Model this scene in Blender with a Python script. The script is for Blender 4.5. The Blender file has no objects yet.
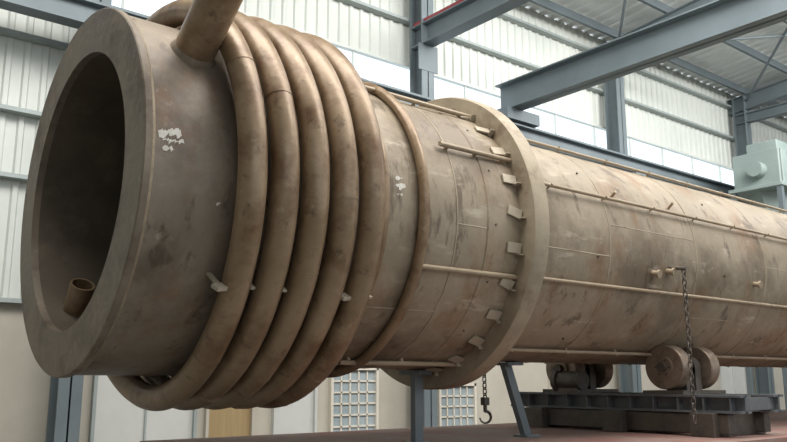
import bpy, bmesh, math, random
from mathutils import Vector, Matrix
random.seed(7)
CH=1.5
D=6.01; H=1.386+CH
pi=math.pi
sc=bpy.context.scene
try: sc.view_settings.view_transform='Standard'
except Exception: pass

# ---------------- materials ----------------
def hexc(h):
    h=h.lstrip('#'); v=[int(h[i:i+2],16)/255 for i in (0,2,4)]
    return tuple(x/12.92 if x<=0.04045 else ((x+0.055)/1.055)**2.4 for x in v)
def mat(name, c1, c2=None, rough=0.6, metal=0.0, scale=3.0, bump=0.0, stretch=(1,1,1), layers=(), bscale=None):
    m=bpy.data.materials.new(name); m.use_nodes=True
    nt=m.node_tree; b=nt.nodes['Principled BSDF']
    b.inputs['Roughness'].default_value=rough; b.inputs['Metallic'].default_value=metal
    c1=hexc(c1); c2=hexc(c2) if c2 else c1
    g=nt.nodes.new('ShaderNodeNewGeometry')
    def noise(sc_,st,det=8,off=0):
        mp=nt.nodes.new('ShaderNodeMapping'); mp.inputs['Scale'].default_value=st; mp.inputs['Location'].default_value=(off,off*0.7,off*1.3)
        nt.links.new(g.outputs['Position'],mp.inputs['Vector'])
        n=nt.nodes.new('ShaderNodeTexNoise'); n.inputs['Scale'].default_value=sc_; n.inputs['Detail'].default_value=det; n.inputs['Roughness'].default_value=0.68
        nt.links.new(mp.outputs[0],n.inputs['Vector']); return n
    n=noise(scale,stretch)
    r=nt.nodes.new('ShaderNodeValToRGB')
    r.color_ramp.elements[0].position=0.32; r.color_ramp.elements[1].position=0.68
    r.color_ramp.elements[0].color=(*c1,1); r.color_ramp.elements[1].color=(*c2,1)
    nt.links.new(n.outputs['Fac'],r.inputs['Fac'])
    out=r.outputs['Color']; k=3
    for (col,s_,st,lo,hi,amt) in layers:
        n2=noise(s_,st,10,k*3.7); k+=1
        r2=nt.nodes.new('ShaderNodeValToRGB'); r2.color_ramp.elements[0].position=lo; r2.color_ramp.elements[1].position=hi
        r2.color_ramp.elements[1].color=(amt,amt,amt,1)
        nt.links.new(n2.outputs['Fac'],r2.inputs['Fac'])
        mx=nt.nodes.new('ShaderNodeMix'); mx.data_type='RGBA'
        nt.links.new(r2.outputs['Color'],mx.inputs['Factor'])
        nt.links.new(out,mx.inputs[6]); mx.inputs[7].default_value=(*hexc(col),1)
        out=mx.outputs[2]
    nt.links.new(out,b.inputs['Base Color'])
    if layers:
        rr=nt.nodes.new('ShaderNodeMapRange'); rr.inputs['To Min'].default_value=rough-0.12; rr.inputs['To Max'].default_value=rough+0.22
        nt.links.new(n.outputs['Fac'],rr.inputs['Value']); nt.links.new(rr.outputs[0],b.inputs['Roughness'])
    if bump:
        bn=nt.nodes.new('ShaderNodeTexNoise'); bn.inputs['Scale'].default_value=bscale or scale*6; bn.inputs['Detail'].default_value=6
        nt.links.new(g.outputs['Position'],bn.inputs['Vector'])
        bp=nt.nodes.new('ShaderNodeBump'); bp.inputs['Strength'].default_value=bump; bp.inputs['Distance'].default_value=0.02
        nt.links.new(bn.outputs['Fac'],bp.inputs['Height']); nt.links.new(bp.outputs[0],b.inputs['Normal'])
    return m
M={}
M['shell']=mat('kiln_shell_steel','#81745f','#9f917d',0.48,0.15,1.6,0.22,(1,1,1),[('#53422f',0.9,(1,1,1),0.50,0.64,0.6),('#7f5a38',1.7,(1,1,0.5),0.53,0.64,0.55),('#453526',4.5,(1,1,0.3),0.56,0.64,0.65),('#c4b8a6',5.0,(0.3,1,1),0.59,0.69,0.5)])
M['drum']=mat('drum_steel','#72675a','#8d806f',0.44,0.2,1.5,0.22,(1.5,1,1),[('#4a3d31',1.1,(1,1,1),0.48,0.64,0.65),('#765437',2.2,(1,1,0.6),0.53,0.64,0.5),('#403024',5,(1,1,0.35),0.58,0.66,0.65),('#b3a796',6,(1,1,1),0.62,0.71,0.45)])
M['face']=mat('drum_face_steel','#685d50','#847766',0.5,0.2,2.5,0.3,(1,1,1),[('#4b3b2d',2,(1,1,1),0.49,0.65,0.75),('#a69a89',8,(1,1,1),0.61,0.7,0.4)])
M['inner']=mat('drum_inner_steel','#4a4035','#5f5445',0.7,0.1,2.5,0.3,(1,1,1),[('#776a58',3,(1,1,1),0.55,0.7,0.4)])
M['coil']=mat('coil_pipe_steel','#7f6a50','#998369',0.34,0.25,3.0,0.1,(1,1,1),[('#5f4128',2.2,(1,1,1),0.47,0.63,0.75),('#443121',8,(1,1,1),0.59,0.67,0.55),('#b8a68c',9,(1,1,1),0.62,0.72,0.5)])
M['flange']=mat('flange_steel','#8f826e','#a99c86',0.52,0.15,3,0.2,(1,1,1),[('#664f3a',2,(1,1,1),0.51,0.66,0.7)])
M['weld']=mat('weld_bead_steel','#a5977f','#8c7c68',0.4,0.3,20,0.4)
M['clip']=mat('clip_steel','#9d927f','#b4a996',0.5,0.2,5)
M['rail']=mat('rail_pipe_steel','#8c7c66','#a6957d',0.5,0.2,4)
M['dark']=mat('dark_oiled_steel','#48443f','#655c53',0.5,0.4,5,0.2)
M['roller']=mat('roller_steel','#7b6a5b','#958473',0.4,0.4,5,0.1,(1,1,1),[('#463830',6,(1,1,1),0.52,0.7,0.7)])
M['frame']=mat('base_frame_steel','#51555b','#6b6c6b',0.6,0.15,4,0.1)
M['chalk']=mat('white_chalk_mark','#dedad0','#c4bdb2',0.8,0,30)
M['wall']=mat('wall_sheet_paint','#c4c8c1','#d2d5ce',0.5,0,0.5)
M['wains']=mat('wall_cream_paint','#aba598','#bab5a8',0.8,0,0.8)
M['col']=mat('structure_grey_paint','#667074','#737d81',0.5,0.1,1)
M['girt']=mat('girt_paint','#8f9896','#a1a9a7',0.5,0.1,1)
M['roof']=mat('roof_sheet_paint','#dfe3e1','#e8eae8',0.5,0,0.5)
M['floor']=mat('floor_concrete','#7d7b77','#908d88',0.7,0,0.8,0.1)
M['red']=mat('red_paint','#7c5a54','#8f6a63',0.6,0,1.5)
M['deck']=mat('deck_dusty_plate','#80695f','#8f7b72',0.7,0,1.5,0.05,(1,1,1),[('#8a4f45',1.5,(1,1,1),0.45,0.6,0.6)])
M['redc']=mat('crane_red_paint','#8e333b','#9c3f46',0.5,0,1.5)
M['white']=mat('white_door_paint','#b9bab6','#c6c7c3',0.5,0,1)
M['lattice']=mat('window_lattice_paint','#cfc8ba','#dad3c6',0.5,0,1)
M['bglass']=mat('window_dim_glass','#8d999e','#a4afb2',0.15,0,1)
M['tan']=mat('tan_curtain_fabric','#8f7a57','#a38d68',0.9,0,2,0,(6,6,0.3))
M['green']=mat('machine_green_paint','#8a9894','#9aa7a3',0.5,0,1)
m=bpy.data.materials.new('clerestory_glass'); m.use_nodes=True; nt=m.node_tree
for n in list(nt.nodes): nt.nodes.remove(n)
o=nt.nodes.new('ShaderNodeOutputMaterial'); t=nt.nodes.new('ShaderNodeBsdfTransparent'); gl=nt.nodes.new('ShaderNodeBsdfGlossy'); mx=nt.nodes.new('ShaderNodeMixShader')
t.inputs[0].default_value=(0.95,0.98,1,1); gl.inputs['Roughness'].default_value=0.1; mx.inputs[0].default_value=0.05
nt.links.new(t.outputs[0],mx.inputs[1]); nt.links.new(gl.outputs[0],mx.inputs[2]); nt.links.new(mx.outputs[0],o.inputs[0])
M['glass']=m

# ---------------- mesh helpers ----------------
class B:
    def __init__(s): s.bm=bmesh.new()
    def box(s,a,b):
        a=Vector(a); b=Vector(b); c=(a+b)/2; d=b-a
        bmesh.ops.create_cube(s.bm,size=1,matrix=Matrix.Translation(c)@Matrix.Diagonal((abs(d.x),abs(d.y),abs(d.z),1)))
        return s
    def obox(s,c,size,rot):
        bmesh.ops.create_cube(s.bm,size=1,matrix=Matrix.Translation(c)@rot.to_4x4()@Matrix.Diagonal((*size,1))); return s
    def cyl(s,p,q,r,r2=None,n=32,caps=True):
        p=Vector(p); q=Vector(q); d=q-p
        rot=Vector((0,0,1)).rotation_difference(d.normalized()).to_matrix().to_4x4()
        bmesh.ops.create_cone(s.bm,cap_ends=caps,segments=n,radius1=r,radius2=r if r2 is None else r2,depth=d.length,matrix=Matrix.Translation((p+q)/2)@rot); return s
    def tube(s,p,q,ro,ri,n=32):
        p=Vector(p); q=Vector(q); d=q-p; L=d.length
        rot=Vector((0,0,1)).rotation_difference(d.normalized()).to_matrix()
        prof=[(0,ro),(L,ro),(L,ri),(0,ri)]
        rings=[]
        for (z,r) in prof:
            rings.append([s.bm.verts.new(p+rot@Vector((r*math.cos(2*pi*i/n),r*math.sin(2*pi*i/n),z))) for i in range(n)])
        for k in range(4):
            A=rings[k];C=rings[(k+1)%4]
            for i in range(n):
                s.bm.faces.new((A[i],A[(i+1)%n],C[(i+1)%n],C[i]))
        return s
    def sweep(s,pts,r,n=14,caps=True):
        rings=[]; N=len(pts); pts=[Vector(p) for p in pts]
        up=None
        for i,p in enumerate(pts):
            t=(pts[min(i+1,N-1)]-pts[max(i-1,0)]).normalized()
            if up is None:
                up=t.orthogonal().normalized()
            up=(up-t*up.dot(t)).normalized(); w=t.cross(up)
            rr=r[i] if isinstance(r,(list,tuple)) else r
            rings.append([s.bm.verts.new(p+(up*math.cos(2*pi*k/n)+w*math.sin(2*pi*k/n))*rr) for k in range(n)])
        for a,b in zip(rings,rings[1:]):
            for k in range(n): s.bm.faces.new((a[k],a[(k+1)%n],b[(k+1)%n],b[k]))
        if caps:
            s.bm.faces.new(rings[0][::-1]); s.bm.faces.new(rings[-1])
        return s
    def lathe(s,prof,n=160,closed=True):
        rings=[]
        for (x,r) in prof:
            rings.append([s.bm.verts.new((x,D+r*math.cos(2*pi*i/n),H+r*math.sin(2*pi*i/n))) for i in range(n)])
        K=len(prof)
        for k in range(K if closed else K-1):
            A=rings[k];C=rings[(k+1)%K]
            for i in range(n): s.bm.faces.new((A[i],A[(i+1)%n],C[(i+1)%n],C[i]))
        return s
    def obj(s,name,mat,parent=None,smooth=False,bevel=0):
        bmesh.ops.recalc_face_normals(s.bm,faces=s.bm.faces)
        me=bpy.data.meshes.new(name); s.bm.to_mesh(me); s.bm.free()
        ob=bpy.data.objects.new(name,me); sc.collection.objects.link(ob)
        me.materials.append(M[mat] if isinstance(mat,str) else mat)
        if parent: ob.parent=parent
        if smooth:
            for p in me.polygons: p.use_smooth=True
            try: me.set_sharp_from_angle(angle=math.radians(35))
            except Exception: pass
        if bevel:
            md=ob.modifiers.new('bevel','BEVEL'); md.width=bevel; md.segments=2; md.limit_method='ANGLE'
        return ob
def empty(name,loc=(0,0,0)):
    e=bpy.data.objects.new(name,None); sc.collection.objects.link(e); return e
def onk(x,r,phi):
    f=math.radians(phi); return Vector((x,D-r*math.sin(f),H+r*math.cos(f)))
def krot(phi):
    f=math.radians(phi)
    n=Vector((0,-math.sin(f),math.cos(f))); t=Vector((1,0,0)); b=n.cross(t)
    return Matrix((t,b,n)).transposed()

# ---------------- rotary kiln ----------------
kiln=empty('rotary_kiln')
XF=1.79; XE=22.0; RD=1.355; RF=1.28; XG=5.28
B().lathe([(XF,1.07),(XF,RD),(3.62,RD),(3.62,1.06),(XF+0.03,1.06)]).obj('front_drum','drum',kiln,True)
B().lathe([(XF-0.02,1.044),(XF-0.02,1.366),(XF-0.012,1.374),(XF+0.03,1.374),(XF+0.036,1.36),(XF+0.036,1.044)]).obj('front_ring_plate','face',kiln,True)
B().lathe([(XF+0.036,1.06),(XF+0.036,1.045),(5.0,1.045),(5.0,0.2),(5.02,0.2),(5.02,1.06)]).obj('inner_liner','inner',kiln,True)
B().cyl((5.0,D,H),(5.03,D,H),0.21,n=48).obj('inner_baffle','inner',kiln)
B().lathe([(3.6,1.0),(3.6,RF),(4.85,RF),(4.86,RF+0.01),(5.28,RF+0.01),(5.28,1.0)]).obj('feed_section_shell','shell',kiln,True)
B().lathe([(5.3,1.0),(5.3,1.2),(XE,1.2),(XE,0.0005),(XE-0.02,0.0005),(XE-0.02,1.0)]).obj('barrel_shell','shell',kiln,True)
b=B()
for x,R in ((3.64,RF),(4.5,RF),(6.7,1.2),(8.3,1.2),(9.9,1.2),(11.5,1.2),(13.2,1.2),(15,1.2),(17,1.2),(19,1.2),(20.5,1.2)):
    b.lathe([(x-0.012,R-0.01),(x-0.006,R+0.005),(x+0.006,R+0.005),(x+0.012,R-0.01)])
for xa,xb,ph in ((5.5,6.7,98),(6.7,8.3,82),(8.3,9.9,125),(9.9,11.5,90),(3.64,4.5,130),(4.5,5.26,95)):
    R=RF if xb<5.3 else 1.2
    b.cyl(onk(xa,R-0.005,ph),onk(xb,R-0.005,ph),0.008,n=8)
b.obj('weld_seams','flange',kiln,True)
B().lathe([(XF+0.034,RD-0.01),(XF+0.034,RD+0.012),(XF+0.055,RD+0.002),(XF+0.06,RD-0.01)]).obj('face_weld','weld',kiln,True)
def hoop(x,R,r,name,mt='coil',n=120):
    b=B(); rings=[]
    for i in range(n):
        a=2*pi*i/n
        rings.append([b.bm.verts.new((x+r*math.cos(2*pi*k/12),D+(R+r*math.sin(2*pi*k/12))*math.cos(a),H+(R+r*math.sin(2*pi*k/12))*math.sin(a))) for k in range(12)])
    for i in range(n):
        A=rings[i];C=rings[(i+1)%n]
        for k in range(12): b.bm.faces.new((A[k],A[(k+1)%12],C[(k+1)%12],C[k]))
    return b.obj(name,mt,kiln,True)
hoop(3.70,1.31,0.045,'hoop_pipe_a')
hoop(4.10,1.325,0.045,'hoop_pipe_b')
B().lathe([(XG-0.02,1.1),(XG-0.02,1.465),(XG+0.01,1.482),(XG+0.15,1.482),(XG+0.17,1.465),(XG+0.17,1.1)]).obj('girth_flange','flange',kiln,True)
b=B()
for i in range(26):
    phi=i*360/26+4
    R3=krot(phi)@Matrix.Rotation(math.radians(random.uniform(-18,18)),3,'Z')@Matrix.Rotation(math.radians(-7),3,'Y')
    b.obox(onk(5.17,1.312,phi),(0.15,0.09,0.018),R3)
    b.obox(onk(5.235,1.33,phi+2.2),(0.05,0.012,0.07),krot(phi))
b.obj('flange_clips','clip',kiln,False,0.003)
b=B()
for i in range(16):
    b.cyl(onk(4.95,1.28,i*22.5+3),onk(4.95,1.298,i*22.5+3),0.009,n=8)
for row in (6.5,8.9,11.3):
    for i in range(8):
        b.cyl(onk(row,1.19,i*45+9),onk(row,1.215,i*45+9),0.012,n=8)
b.obj('stud_bolts','dark',kiln)
pts=[];per=96
a0=-200; a1=5*360-125
n=int((a1-a0)/360*per)
for i in range(n+1):
    ph=a0+(a1-a0)*i/n
    x=2.44+0.245*(ph-90)/360.0
    if ph<-60:
        s=min(1,(-60-ph)/115); s=s*s*(3-2*s); x+=0.245*s
    pts.append(onk(x,1.525,ph))
B().sweep(pts,0.097,18).obj('heating_coil_pipe','coil',kiln,True)
b=B()
for phi in (121,250,320):
    for k in (0,1,2,4,5):
        x=2.44+0.245*k-0.12+0.245*(phi-90)/360
        b.obox(onk(x,1.445,phi),(0.035,0.02,0.19),krot(phi))
        if k in (0,4): b.obox(onk(x+0.02,1.55,phi),(0.14,0.03,0.07),krot(phi)@Matrix.Rotation(0.3,3,'Y'))
b.obj('coil_clips','clip',kiln,False,0.003)
b=B()
for ph in (62,430,835,1175,1590,143,522,870,1262,1610):
    x=2.44+0.245*(ph-90)/360; c=onk(x,1.525,ph); t=(onk(x+0.245/360,1.525,ph+1)-c).normalized()
    b.cyl(c-t*0.005,c+t*0.005,0.1,n=24)
b.obj('coil_weld_beads','coil',kiln,True)
p0=onk(2.20,1.27,51); d=(onk(2.2,2,53)-onk(2.2,1,53)).normalized()
b=B(); b.tube(p0,p0+d*1.6,0.145,0.13,40); b.obj('inlet_pipe','coil',kiln,True)
B().sweep([p0+d*0.04,p0+d*0.08,p0+d*0.12],[0.18,0.168,0.146],40).obj('inlet_pipe_weld','drum',kiln,True)
ph=217
B().tube(onk(2.05,0.80,ph),onk(2.05,1.52,ph),0.095,0.08,32).obj('drain_nozzle','coil',kiln,True)
B().tube(onk(2.05,1.50,ph),onk(2.05,1.54,ph),0.17,0.08,32).obj('drain_nozzle_flange','flange',kiln,True)
b=B()
for (phi,x0,R0) in ((28,5.45,1.2),(69,5.45,1.2),(112,5.45,1.2),(152,5.45,1.2),(-20,5.45,1.2),(-60,5.45,1.2),(200,5.45,1.2),(240,5.45,1.2)):
    b.cyl(onk(x0,R0+0.045,phi),onk(XE-0.1,R0+0.045,phi),0.018,n=10)
    x=x0+0.4
    while x<XE-0.3:
        b.cyl(onk(x,R0-0.01,phi),onk(x,R0+0.075,phi),0.012,n=8); x+=0.85
for (phi,xa,xb) in ((32,3.8,5.26),(64,4.39,5.27),(112,4.14,5.26),(160,3.9,5.26)):
    b.cyl(onk(xa,1.325,phi),onk(xb,1.325,phi),0.022,n=10)
    for x in (xa+0.1,(xa+xb)/2,xb-0.1): b.cyl(onk(x,1.26,phi),onk(x,1.335,phi),0.018,n=8)
b.obj('longitudinal_rails','rail',kiln,True)
b=B()
for (x,phi) in ((7.45,103),(7.72,101),(9.6,101)):
    b.cyl(onk(x,1.18,phi),onk(x,1.29,phi),0.03,n=12); b.cyl(onk(x,1.27,phi),onk(x,1.295,phi),0.045,n=12)
for (x,phi) in ((5.62,58),(6.9,66),(8.0,64)):
    b.cyl(onk(x,1.18,phi),onk(x-0.05,1.30,phi),0.016,n=10)
b.obj('small_nozzles','rail',kiln,True)
def patch(name,x,phi,w,h,R,seed):
    rnd=random.Random(seed)
    b=B(); nu=26;nv=5
    def walk(lo,hi):
        v=(lo+hi)/2; o=[]
        for _ in range(nu+1):
            v=min(hi,max(lo,v+rnd.uniform(-0.22,0.22)*(hi-lo)*2)); o.append(v)
        return o
    top=[h/2*v for v in walk(0.2,1.0)]; bot=[-h/2*v for v in walk(-0.1,1.0)]
    for i in range(nu+1):
        e=min(1,min(i,nu-i)/4); top[i]*=e; bot[i]*=e
    g=[]
    for i in range(nu+1):
        col=[]
        for j in range(nv+1):
            s=bot[i]+(top[i]-bot[i])*j/nv
            col.append(b.bm.verts.new(onk(x+w*(i/nu-0.5)+0.35*s,R+0.003,phi-math.degrees(s/R))))
        g.append(col)
    for i in range(nu):
        for j in range(nv):
            try: b.bm.faces.new((g[i][j],g[i+1][j],g[i+1][j+1],g[i][j+1]))
            except Exception: pass
    b.obj(name,'chalk',kiln)
patch('paint_scuff_a',1.94,83.8,0.16,0.09,RD,3)
patch('paint_scuff_a2',1.965,86,0.15,0.08,RD,9)
patch('paint_scuff_a3',1.93,88.2,0.08,0.04,RD,11)
patch('paint_scuff_b',2.30,101,0.03,0.03,RD,4)
patch('paint_scuff_c',3.88,82,0.08,0.04,RF,5)
patch('paint_scuff_d',3.89,85,0.11,0.06,RF,6)
patch('paint_scuff_e',3.88,88,0.06,0.03,RF,7)

# ---------------- roller stations ----------------
def station(X):
    e=empty('roller_station')
    ang=31; rr=0.25; zt=CH-0.16; zb=CH-0.35
    for sgn,nm in ((1,'near'),(-1,'far')):
        c=onk(X,1.2+rr+0.004,180-ang*sgn)
        b=B()
        for xs in (-0.30,0.30):
            b.cyl(c+Vector((xs-0.09,0,0)),c+Vector((xs+0.09,0,0)),rr,n=48)
        b.obj('roller_wheels_'+nm,'roller',e,True,0.015)
        B().cyl(c+Vector((-0.46,0,0)),c+Vector((0.5,0,0)),0.055,n=24).obj('shaft_'+nm,'dark',e,True)
        B().cyl(c+Vector((-0.42,0,0)),c+Vector((-0.38,0,0)),0.12,n=24).cyl(c+Vector((0.38,0,0)),c+Vector((0.42,0,0)),0.12,n=24).obj('hub_'+nm,'roller',e,True)
        b=B()
        for k in range(6):
            a=k*pi/3; b.cyl(c+Vector((-0.43,0.09*math.cos(a),0.09*math.sin(a))),c+Vector((-0.37,0.09*math.cos(a),0.09*math.sin(a))),0.012,n=8)
        b.obj('hub_bolts_'+nm,'dark',e)
        b=B()
        for sx in (-0.10,0.10):
            b.cyl(c+Vector((sx-0.06,0,0)),c+Vector((sx+0.06,0,0)),0.13,n=28)
            b.box((X+sx-0.06,c.y-0.13,zt),(X+sx+0.06,c.y+0.13,c.z))
        b.box((X-0.45,c.y-0.26,zt),(X+0.45,c.y+0.26,zt+0.04))
        b.obj('bearing_housings_'+nm,'dark',e,True)
    b=B(); y0,y1=4.34,7.57
    for bx in (X-0.36,X+0.36):
        b.box((bx-0.11,y0,zt-0.025),(bx+0.11,y1,zt)); b.box((bx-0.11,y0,zb),(bx+0.11,y1,zb+0.025)); b.box((bx-0.015,y0,zb),(bx+0.015,y1,zt))
        y=y0+0.12
        while y<y1:
            b.box((bx-0.10,y-0.008,zb+0.02),(bx+0.10,y+0.008,zt-0.02)); y+=0.31
    for y in (y0+0.05,(y0+y1)/2,y1-0.15):
        b.box((X-0.36,y,zb+0.03),(X+0.36,y+0.1,zt-0.03))
    b.obj('base_frame','frame',e)
    b=B()
    for yy in (4.75,5.9,7.1):
        b.box((X-0.55,yy-0.14,CH-0.6),(X+0.55,yy+0.14,zb))
    b.box((X-0.45,4.5,CH-0.57),(X-0.31,7.4,zb-0.01))
    b.box((X+0.31,4.5,CH-0.57),(X+0.45,7.4,zb-0.01))
    b.obj('base_blocks','dark',e,False,0.01)
    B().cyl((X-0.4,6.4,zt+0.15),(X-0.4,6.75,zt+0.15),0.12,n=24).cyl((X-0.4,6.75,zt+0.15),(X-0.4,6.82,zt+0.15),0.14,n=24).box((X-0.5,6.42,zt),(X-0.3,6.72,zt+0.06)).obj('gear_motor','dark',e,True)
    return e
station(8.6); station(17.5)

e=empty('red_steel_platform')
DZ=CH-0.6
B().box((3.2,4.2,DZ-0.06),(24,8.0,DZ)).obj('deck','deck',e)
b=B()
for y in (4.25,6.0,7.85): b.box((3.2,y,DZ-0.3),(24,y+0.12,DZ-0.06))
b.obj('deck_beams','red',e)
b=B()
for x in (3.3,8,12,16,20,23.7):
    for y in (4.25,7.85): b.box((x,y,0),(x+0.14,y+0.12,DZ-0.3))
b.obj('deck_legs','frame',e)

e=empty('support_trestle')
b=B()
def leg(b,p,q,w=0.09):
    p=Vector(p);q=Vector(q);d=q-p
    rot=Vector((0,0,1)).rotation_difference(d.normalized()).to_matrix()
    b.obox((p+q)/2,(w,w*0.7,d.length),rot)
leg(b,(5.13,6.0,DZ),(5.13,6.0,H-1.33),0.1)
leg(b,(6.68,6.0,DZ),(6.38,6.0,H-1.22),0.1)
b.obj('legs','col',e)
B().box((5.03,5.85,H-1.34),(5.2,6.15,H-1.30)).box((6.26,5.85,H-1.235),(6.5,6.15,H-1.205)).box((5.03,5.9,DZ),(5.23,6.1,DZ+0.02)).box((6.58,5.9,DZ),(6.8,6.1,DZ+0.02)).obj('saddles','col',e)

def chain(x,y,z0,z1):
    b=B(); z=z0;k=0
    while z>z1:
        pts=[]
        for i in range(17):
            a=2*pi*i/16; u=0.022*math.cos(a); v=0.042*math.sin(a)
            pts.append((x+(u if k%2 else 0)+0.004*math.sin(z*7),y+(0 if k%2 else u),z+v))
        b.sweep(pts,0.007,6,False); z-=0.062;k+=1
    return b
cy_=D-1.36
chain(7.75,cy_,H-0.24,CH-0.42).obj('hanging_chain','dark',kiln,True)
B().cyl(onk(7.75,1.19,99),onk(7.75,1.40,99),0.02,n=10).obj('chain_lug','dark',kiln)
hx,hy=6.07,6.01
pts=[]
for i in range(20):
    a=math.radians(90-i*14); pts.append((hx+0.06*math.cos(a),hy-0.02*math.cos(a),CH-0.38+0.06*math.sin(a)))
B().sweep(pts,[0.018-0.0006*i for i in range(20)],10).cyl((hx,hy,CH-0.33),(hx,hy,CH-0.24),0.02,n=10).box((hx-0.035,hy-0.03,CH-0.26),(hx+0.035,hy+0.03,CH-0.18)).obj('lifting_hook','dark',kiln,True)
chain(hx,hy,CH+0.19,CH-0.2).obj('hook_chain','dark',kiln,True)

# ---------------- building ----------------
W=11.8; EZ=CH+8.63
XL,XR=-8.0,48.0
def ribbed(x0,x1,z0,z1,y,name,mt,par=None,pitch=0.25,dep=0.035):
    b=B(); prof=[]; x=x0
    while x<x1:
        prof+= [(x,y),(x+pitch*0.55,y),(x+pitch*0.65,y-dep),(x+pitch*0.90,y-dep)]
        x+=pitch
    prof.append((x1,y))
    lo=[b.bm.verts.new((p[0],p[1],z0)) for p in prof]; hi=[b.bm.verts.new((p[0],p[1],z1)) for p in prof]
    for i in range(len(prof)-1): b.bm.faces.new((lo[i],lo[i+1],hi[i+1],hi[i]))
    return b.obj(name,mt,par)
wb=empty('wall_back')
zw0,zw1=CH+5.42,CH+6.25
B().box((XL,W-0.05,0),(XR,W+0.15,CH+1.02)).obj('masonry','wains',wb)
ribbed(XL,XR,CH+1.0,zw0,W,'sheeting_low','wall',wb)
ribbed(XL,XR,zw1,EZ+0.1,W,'sheeting_high','wall',wb)
b=B(); 
for z in (CH+1.05,CH+2.77,CH+3.72,CH+4.84,CH+7.2,CH+8.2):
    b.box((XL,W-0.2,z-0.03),(XR,W-0.035,z+0.03))
b.obj('girts','girt',wb)
wn=empty('window_1')
B().box((XL,W,zw0),(XR,W+0.01,zw1)).obj('glass','glass',wn)
b=B(); b.box((XL,W-0.06,zw0-0.06),(XR,W+0.05,zw0)).box((XL,W-0.06,zw1),(XR,W+0.05,zw1+0.06))
x=XL
while x<XR: b.box((x,W-0.02,zw0),(x+0.035,W+0.03,zw1)); x+=1.5
b.obj('frame','wall',wn)
def lattice_win(name,x0,x1,z0,z1,nx,nz,glass='bglass',fr='lattice'):
    e=empty(name)
    B().box((x0,W-0.075,z0),(x1,W-0.055,z1)).obj('pane',glass,e)
    b=B(); t=0.05
    b.box((x0-t,W-0.13,z0-t),(x0,W-0.05,z1+t)).box((x1,W-0.13,z0-t),(x1+t,W-0.05,z1+t)).box((x0-t,W-0.13,z1),(x1+t,W-0.05,z1+t)).box((x0-t,W-0.13,z0-t),(x1+t,W-0.05,z0))
    for i in range(1,nx):
        x=x0+(x1-x0)*i/nx; b.box((x-0.014,W-0.10,z0),(x+0.014,W-0.07,z1))
    for i in range(1,nz):
        z=z0+(z1-z0)*i/nz; b.box((x0,W-0.10,z-0.014),(x1,W-0.07,z+0.014))
    b.obj('frame',fr,e)
lattice_win('window_2',8.08,9.02,0.5,1.67,5,6)
lattice_win('window_3',10.6,11.5,0.4,1.38,5,5)
lattice_win('window_4',13.9,14.9,0.5,1.5,5,5)
lattice_win('window_5',25.0,26.5,0.75,1.9,5,5)
lattice_win('door_1',6.95,7.7,0.05,1.8,1,1,'white','white')
lattice_win('door_2',4.0,5.5,0.05,1.75,2,1,'white','girt')
lattice_win('door_3',21.0,22.3,0.05,2.1,2,1,'white','white')
lattice_win('door_4',5.75,6.5,0.05,1.3,1,1,'tan','wains')

cols=[-2.95+6.43*i for i in range(8)]
SL=0.09
def hsec(b,x,y,z0,z1,w=0.32,d=0.38):
    b.box((x-w/2,y-d/2,z0),(x+w/2,y-d/2+0.025,z1)); b.box((x-w/2,y+d/2-0.025,z0),(x+w/2,y+d/2,z1)); b.box((x-0.012,y-d/2,z0),(x+0.012,y+d/2,z1))
YN=-12
def rz(y): return EZ+(W-y)*SL
for cx in cols:
    b=B(); hsec(b,cx,W-0.42,0,rz(W-0.4)-0.2)
    b.box((cx-0.2,W-1.05,CH+4.63),(cx+0.2,W-0.6,CH+4.9))
    b.obj('steel_column','col')
    b=B(); L=W-YN; c=Vector((cx,(W+YN)/2,rz((W+YN)/2)-0.45)); R3=Matrix.Rotation(-math.atan(SL),3,'X')
    up=R3@Vector((0,0,1))
    b.obox(c,(0.02,L,0.45),R3); b.obox(c+up*0.22,(0.24,L,0.02),R3); b.obox(c-up*0.22,(0.24,L,0.02),R3)
    b.obj('roof_rafter','col')
b=B(); z0=CH+4.9; b.box((XL,W-1.0,z0+0.0),(XR,W-0.72,z0+0.03)); b.box((XL,W-1.0,z0+0.33),(XR,W-0.72,z0+0.36)); b.box((XL,W-0.875,z0),(XR,W-0.855,z0+0.35)); b.box((XL,W-0.90,z0+0.36),(XR,W-0.83,z0+0.42))
b.obj('crane_runway_beam','col')
def ibeamY(b,x,y0,y1,z0,z1,w=0.3):
    b.box((x-w/2,y0,z0),(x+w/2,y1,z0+0.03)); b.box((x-w/2,y0,z1-0.03),(x+w/2,y1,z1)); b.box((x-0.015,y0,z0),(x+0.015,y1,z1))
e=empty('overhead_crane')
b=B(); ibeamY(b,12.0,-11,W-0.6,CH+5.56,CH+6.16,0.36); b.obj('girder','col',e)
b=B(); b.box((11.7,W-1.05,CH+5.32),(12.7,W-0.68,CH+5.56)); b.obj('end_truck','col',e)
e=empty('roof_tie_beam')
b=B(); ibeamY(b,9.91,-11,W-0.3,CH+6.55,CH+7.0,0.3); b.box((9.66,W-0.62,CH+6.0),(10.16,W-0.6,CH+6.55)); b.obj('beam','col',e)
B().box((9.80,-11,CH+7.0),(9.88,W-0.3,CH+7.09)).obj('red_rail','redc',e)
e=empty('steel_tie_beam')
b=B()
for cx in cols[3:]:
    ibeamY(b,cx,-11,W-0.3,CH+7.6,CH+7.9,0.22)
b.obj('beams','col',e)
b=B(); prof=[]; x=XL; 
while x<XR:
    prof+=[(x,0),(x+0.2,0),(x+0.23,0.04),(x+0.32,0.04)]; x+=0.35
prof.append((XR,0))
lo=[b.bm.verts.new((p[0],W+0.2,rz(W+0.2)+p[1]+0.1)) for p in prof]; hi=[b.bm.verts.new((p[0],YN,rz(YN)+p[1]+0.1)) for p in prof]
for i in range(len(prof)-1): b.bm.faces.new((lo[i],lo[i+1],hi[i+1],hi[i]))
b.obj('ceiling','roof')
b=B(); y=W-0.6
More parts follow.
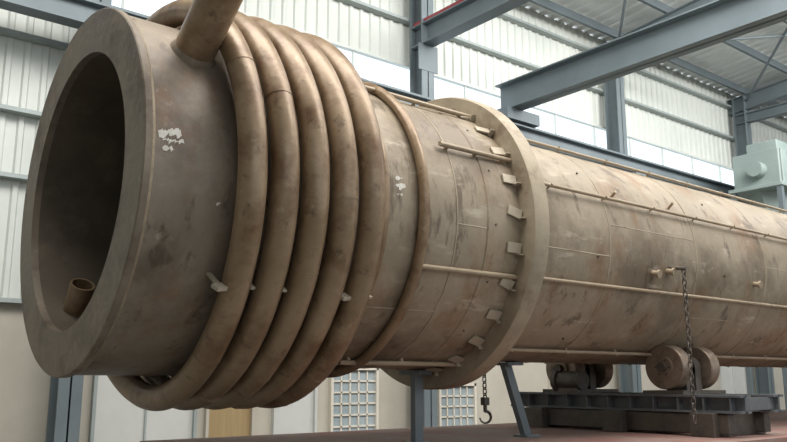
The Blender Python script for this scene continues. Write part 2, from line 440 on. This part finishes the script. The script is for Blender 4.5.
while y>YN:
    z=rz(y); b.box((XL,y-0.04,z-0.18),(XR,y+0.04,z+0.02)); y-=1.45
b.obj('roof_purlins','col')
b=B()
for i in range(2,6):
    b.cyl((cols[i],W-0.6,rz(W)-0.35),(cols[i+1],W-6,rz(W-6)-0.35),0.035,n=8); b.cyl((cols[i+1],W-0.6,rz(W)-0.35),(cols[i],W-6,rz(W-6)-0.35),0.035,n=8)
b.obj('roof_bracing','col')
B().box((XL-6,-30,-0.1),(XR,W,0)).obj('floor','floor')
B().box((XR,YN,0),(XR+0.1,W,EZ+3)).obj('wall_right','wall')
B().box((XL-0.1,YN,0),(XL,W,EZ+3)).obj('wall_left','wall')
B().box((XL,YN-0.1,0),(XR,YN,CH+2)).obj('light_block_wall','wains')  # unseen low wall, added to cut sky light from the open near side

e=empty('green_hopper_machine')
cx,cy,cz=20.4,9.5,CH+4.45
b=B(); b.box((cx-0.9,cy-0.6,cz+0.35),(cx+0.9,cy+0.6,cz+1.25)); b.box((cx-0.5,cy-0.4,cz+1.25),(cx+0.3,cy+0.4,cz+1.6)); b.box((cx-1.05,cy-0.7,cz+0.25),(cx+1.05,cy+0.7,cz+0.35))
for k in range(5): b.box((cx-0.8+k*0.4-0.02,cy-0.64,cz+0.35),(cx-0.8+k*0.4+0.02,cy-0.6,cz+1.25))
b.obj('housing','green',e,False,0.02)
b=B(); b.cyl((cx,cy,cz+0.25),(cx,cy,cz-0.6),0.75,0.3,n=4); b.obj('hopper_cone','green',e)
B().cyl((cx-0.9,cy-0.1,cz+0.75),(cx-1.2,cy-0.1,cz+0.75),0.2,n=28).obj('motor','green',e,True)
b=B()
for sx in (-0.95,0.95):
    for sy in (-0.6,0.6): b.box((cx+sx-0.06,cy+sy-0.06,0),(cx+sx+0.06,cy+sy+0.06,cz+0.27))
b.box((cx-1,cy-0.66,cz-0.7),(cx+1,cy-0.58,cz-0.6)); b.obj('stand','col',e)

# ---------------- light ----------------
w=bpy.data.worlds.new('World'); sc.world=w; w.use_nodes=True
bg=w.node_tree.nodes['Background']; bg.inputs[0].default_value=(0.88,0.94,1.0,1); bg.inputs[1].default_value=1.8
def area(name,loc,target,sx,sy,en,col=(1,1,1)):
    l=bpy.data.lights.new(name,'AREA'); l.shape='RECTANGLE'; l.size=sx; l.size_y=sy; l.energy=en; l.color=col
    o=bpy.data.objects.new(name,l); sc.collection.objects.link(o); o.location=loc
    o.rotation_euler=(Vector(target)-Vector(loc)).to_track_quat('-Z','Y').to_euler()
area('overhead_fill_light',(5,3,9.4),(6.5,5.5,2),14,3,1450,(1,0.98,0.95))  # added fill light over the kiln; the roof above has no opening
area('overhead_fill_light.001',(16,4,9.6),(17,9,4),16,3,1750,(1,0.99,0.97))  # second added fill, brightens the far kiln and back wall from under the roof

cam=bpy.data.cameras.new('camera'); co=bpy.data.objects.new('camera',cam); sc.collection.objects.link(co)
co.location=(0,0,CH); co.rotation_euler=(pi/2+0.1965,0,0.892-pi/2)
cam.sensor_width=36; cam.lens=797.2/787*36; cam.clip_end=300
sc.camera=co
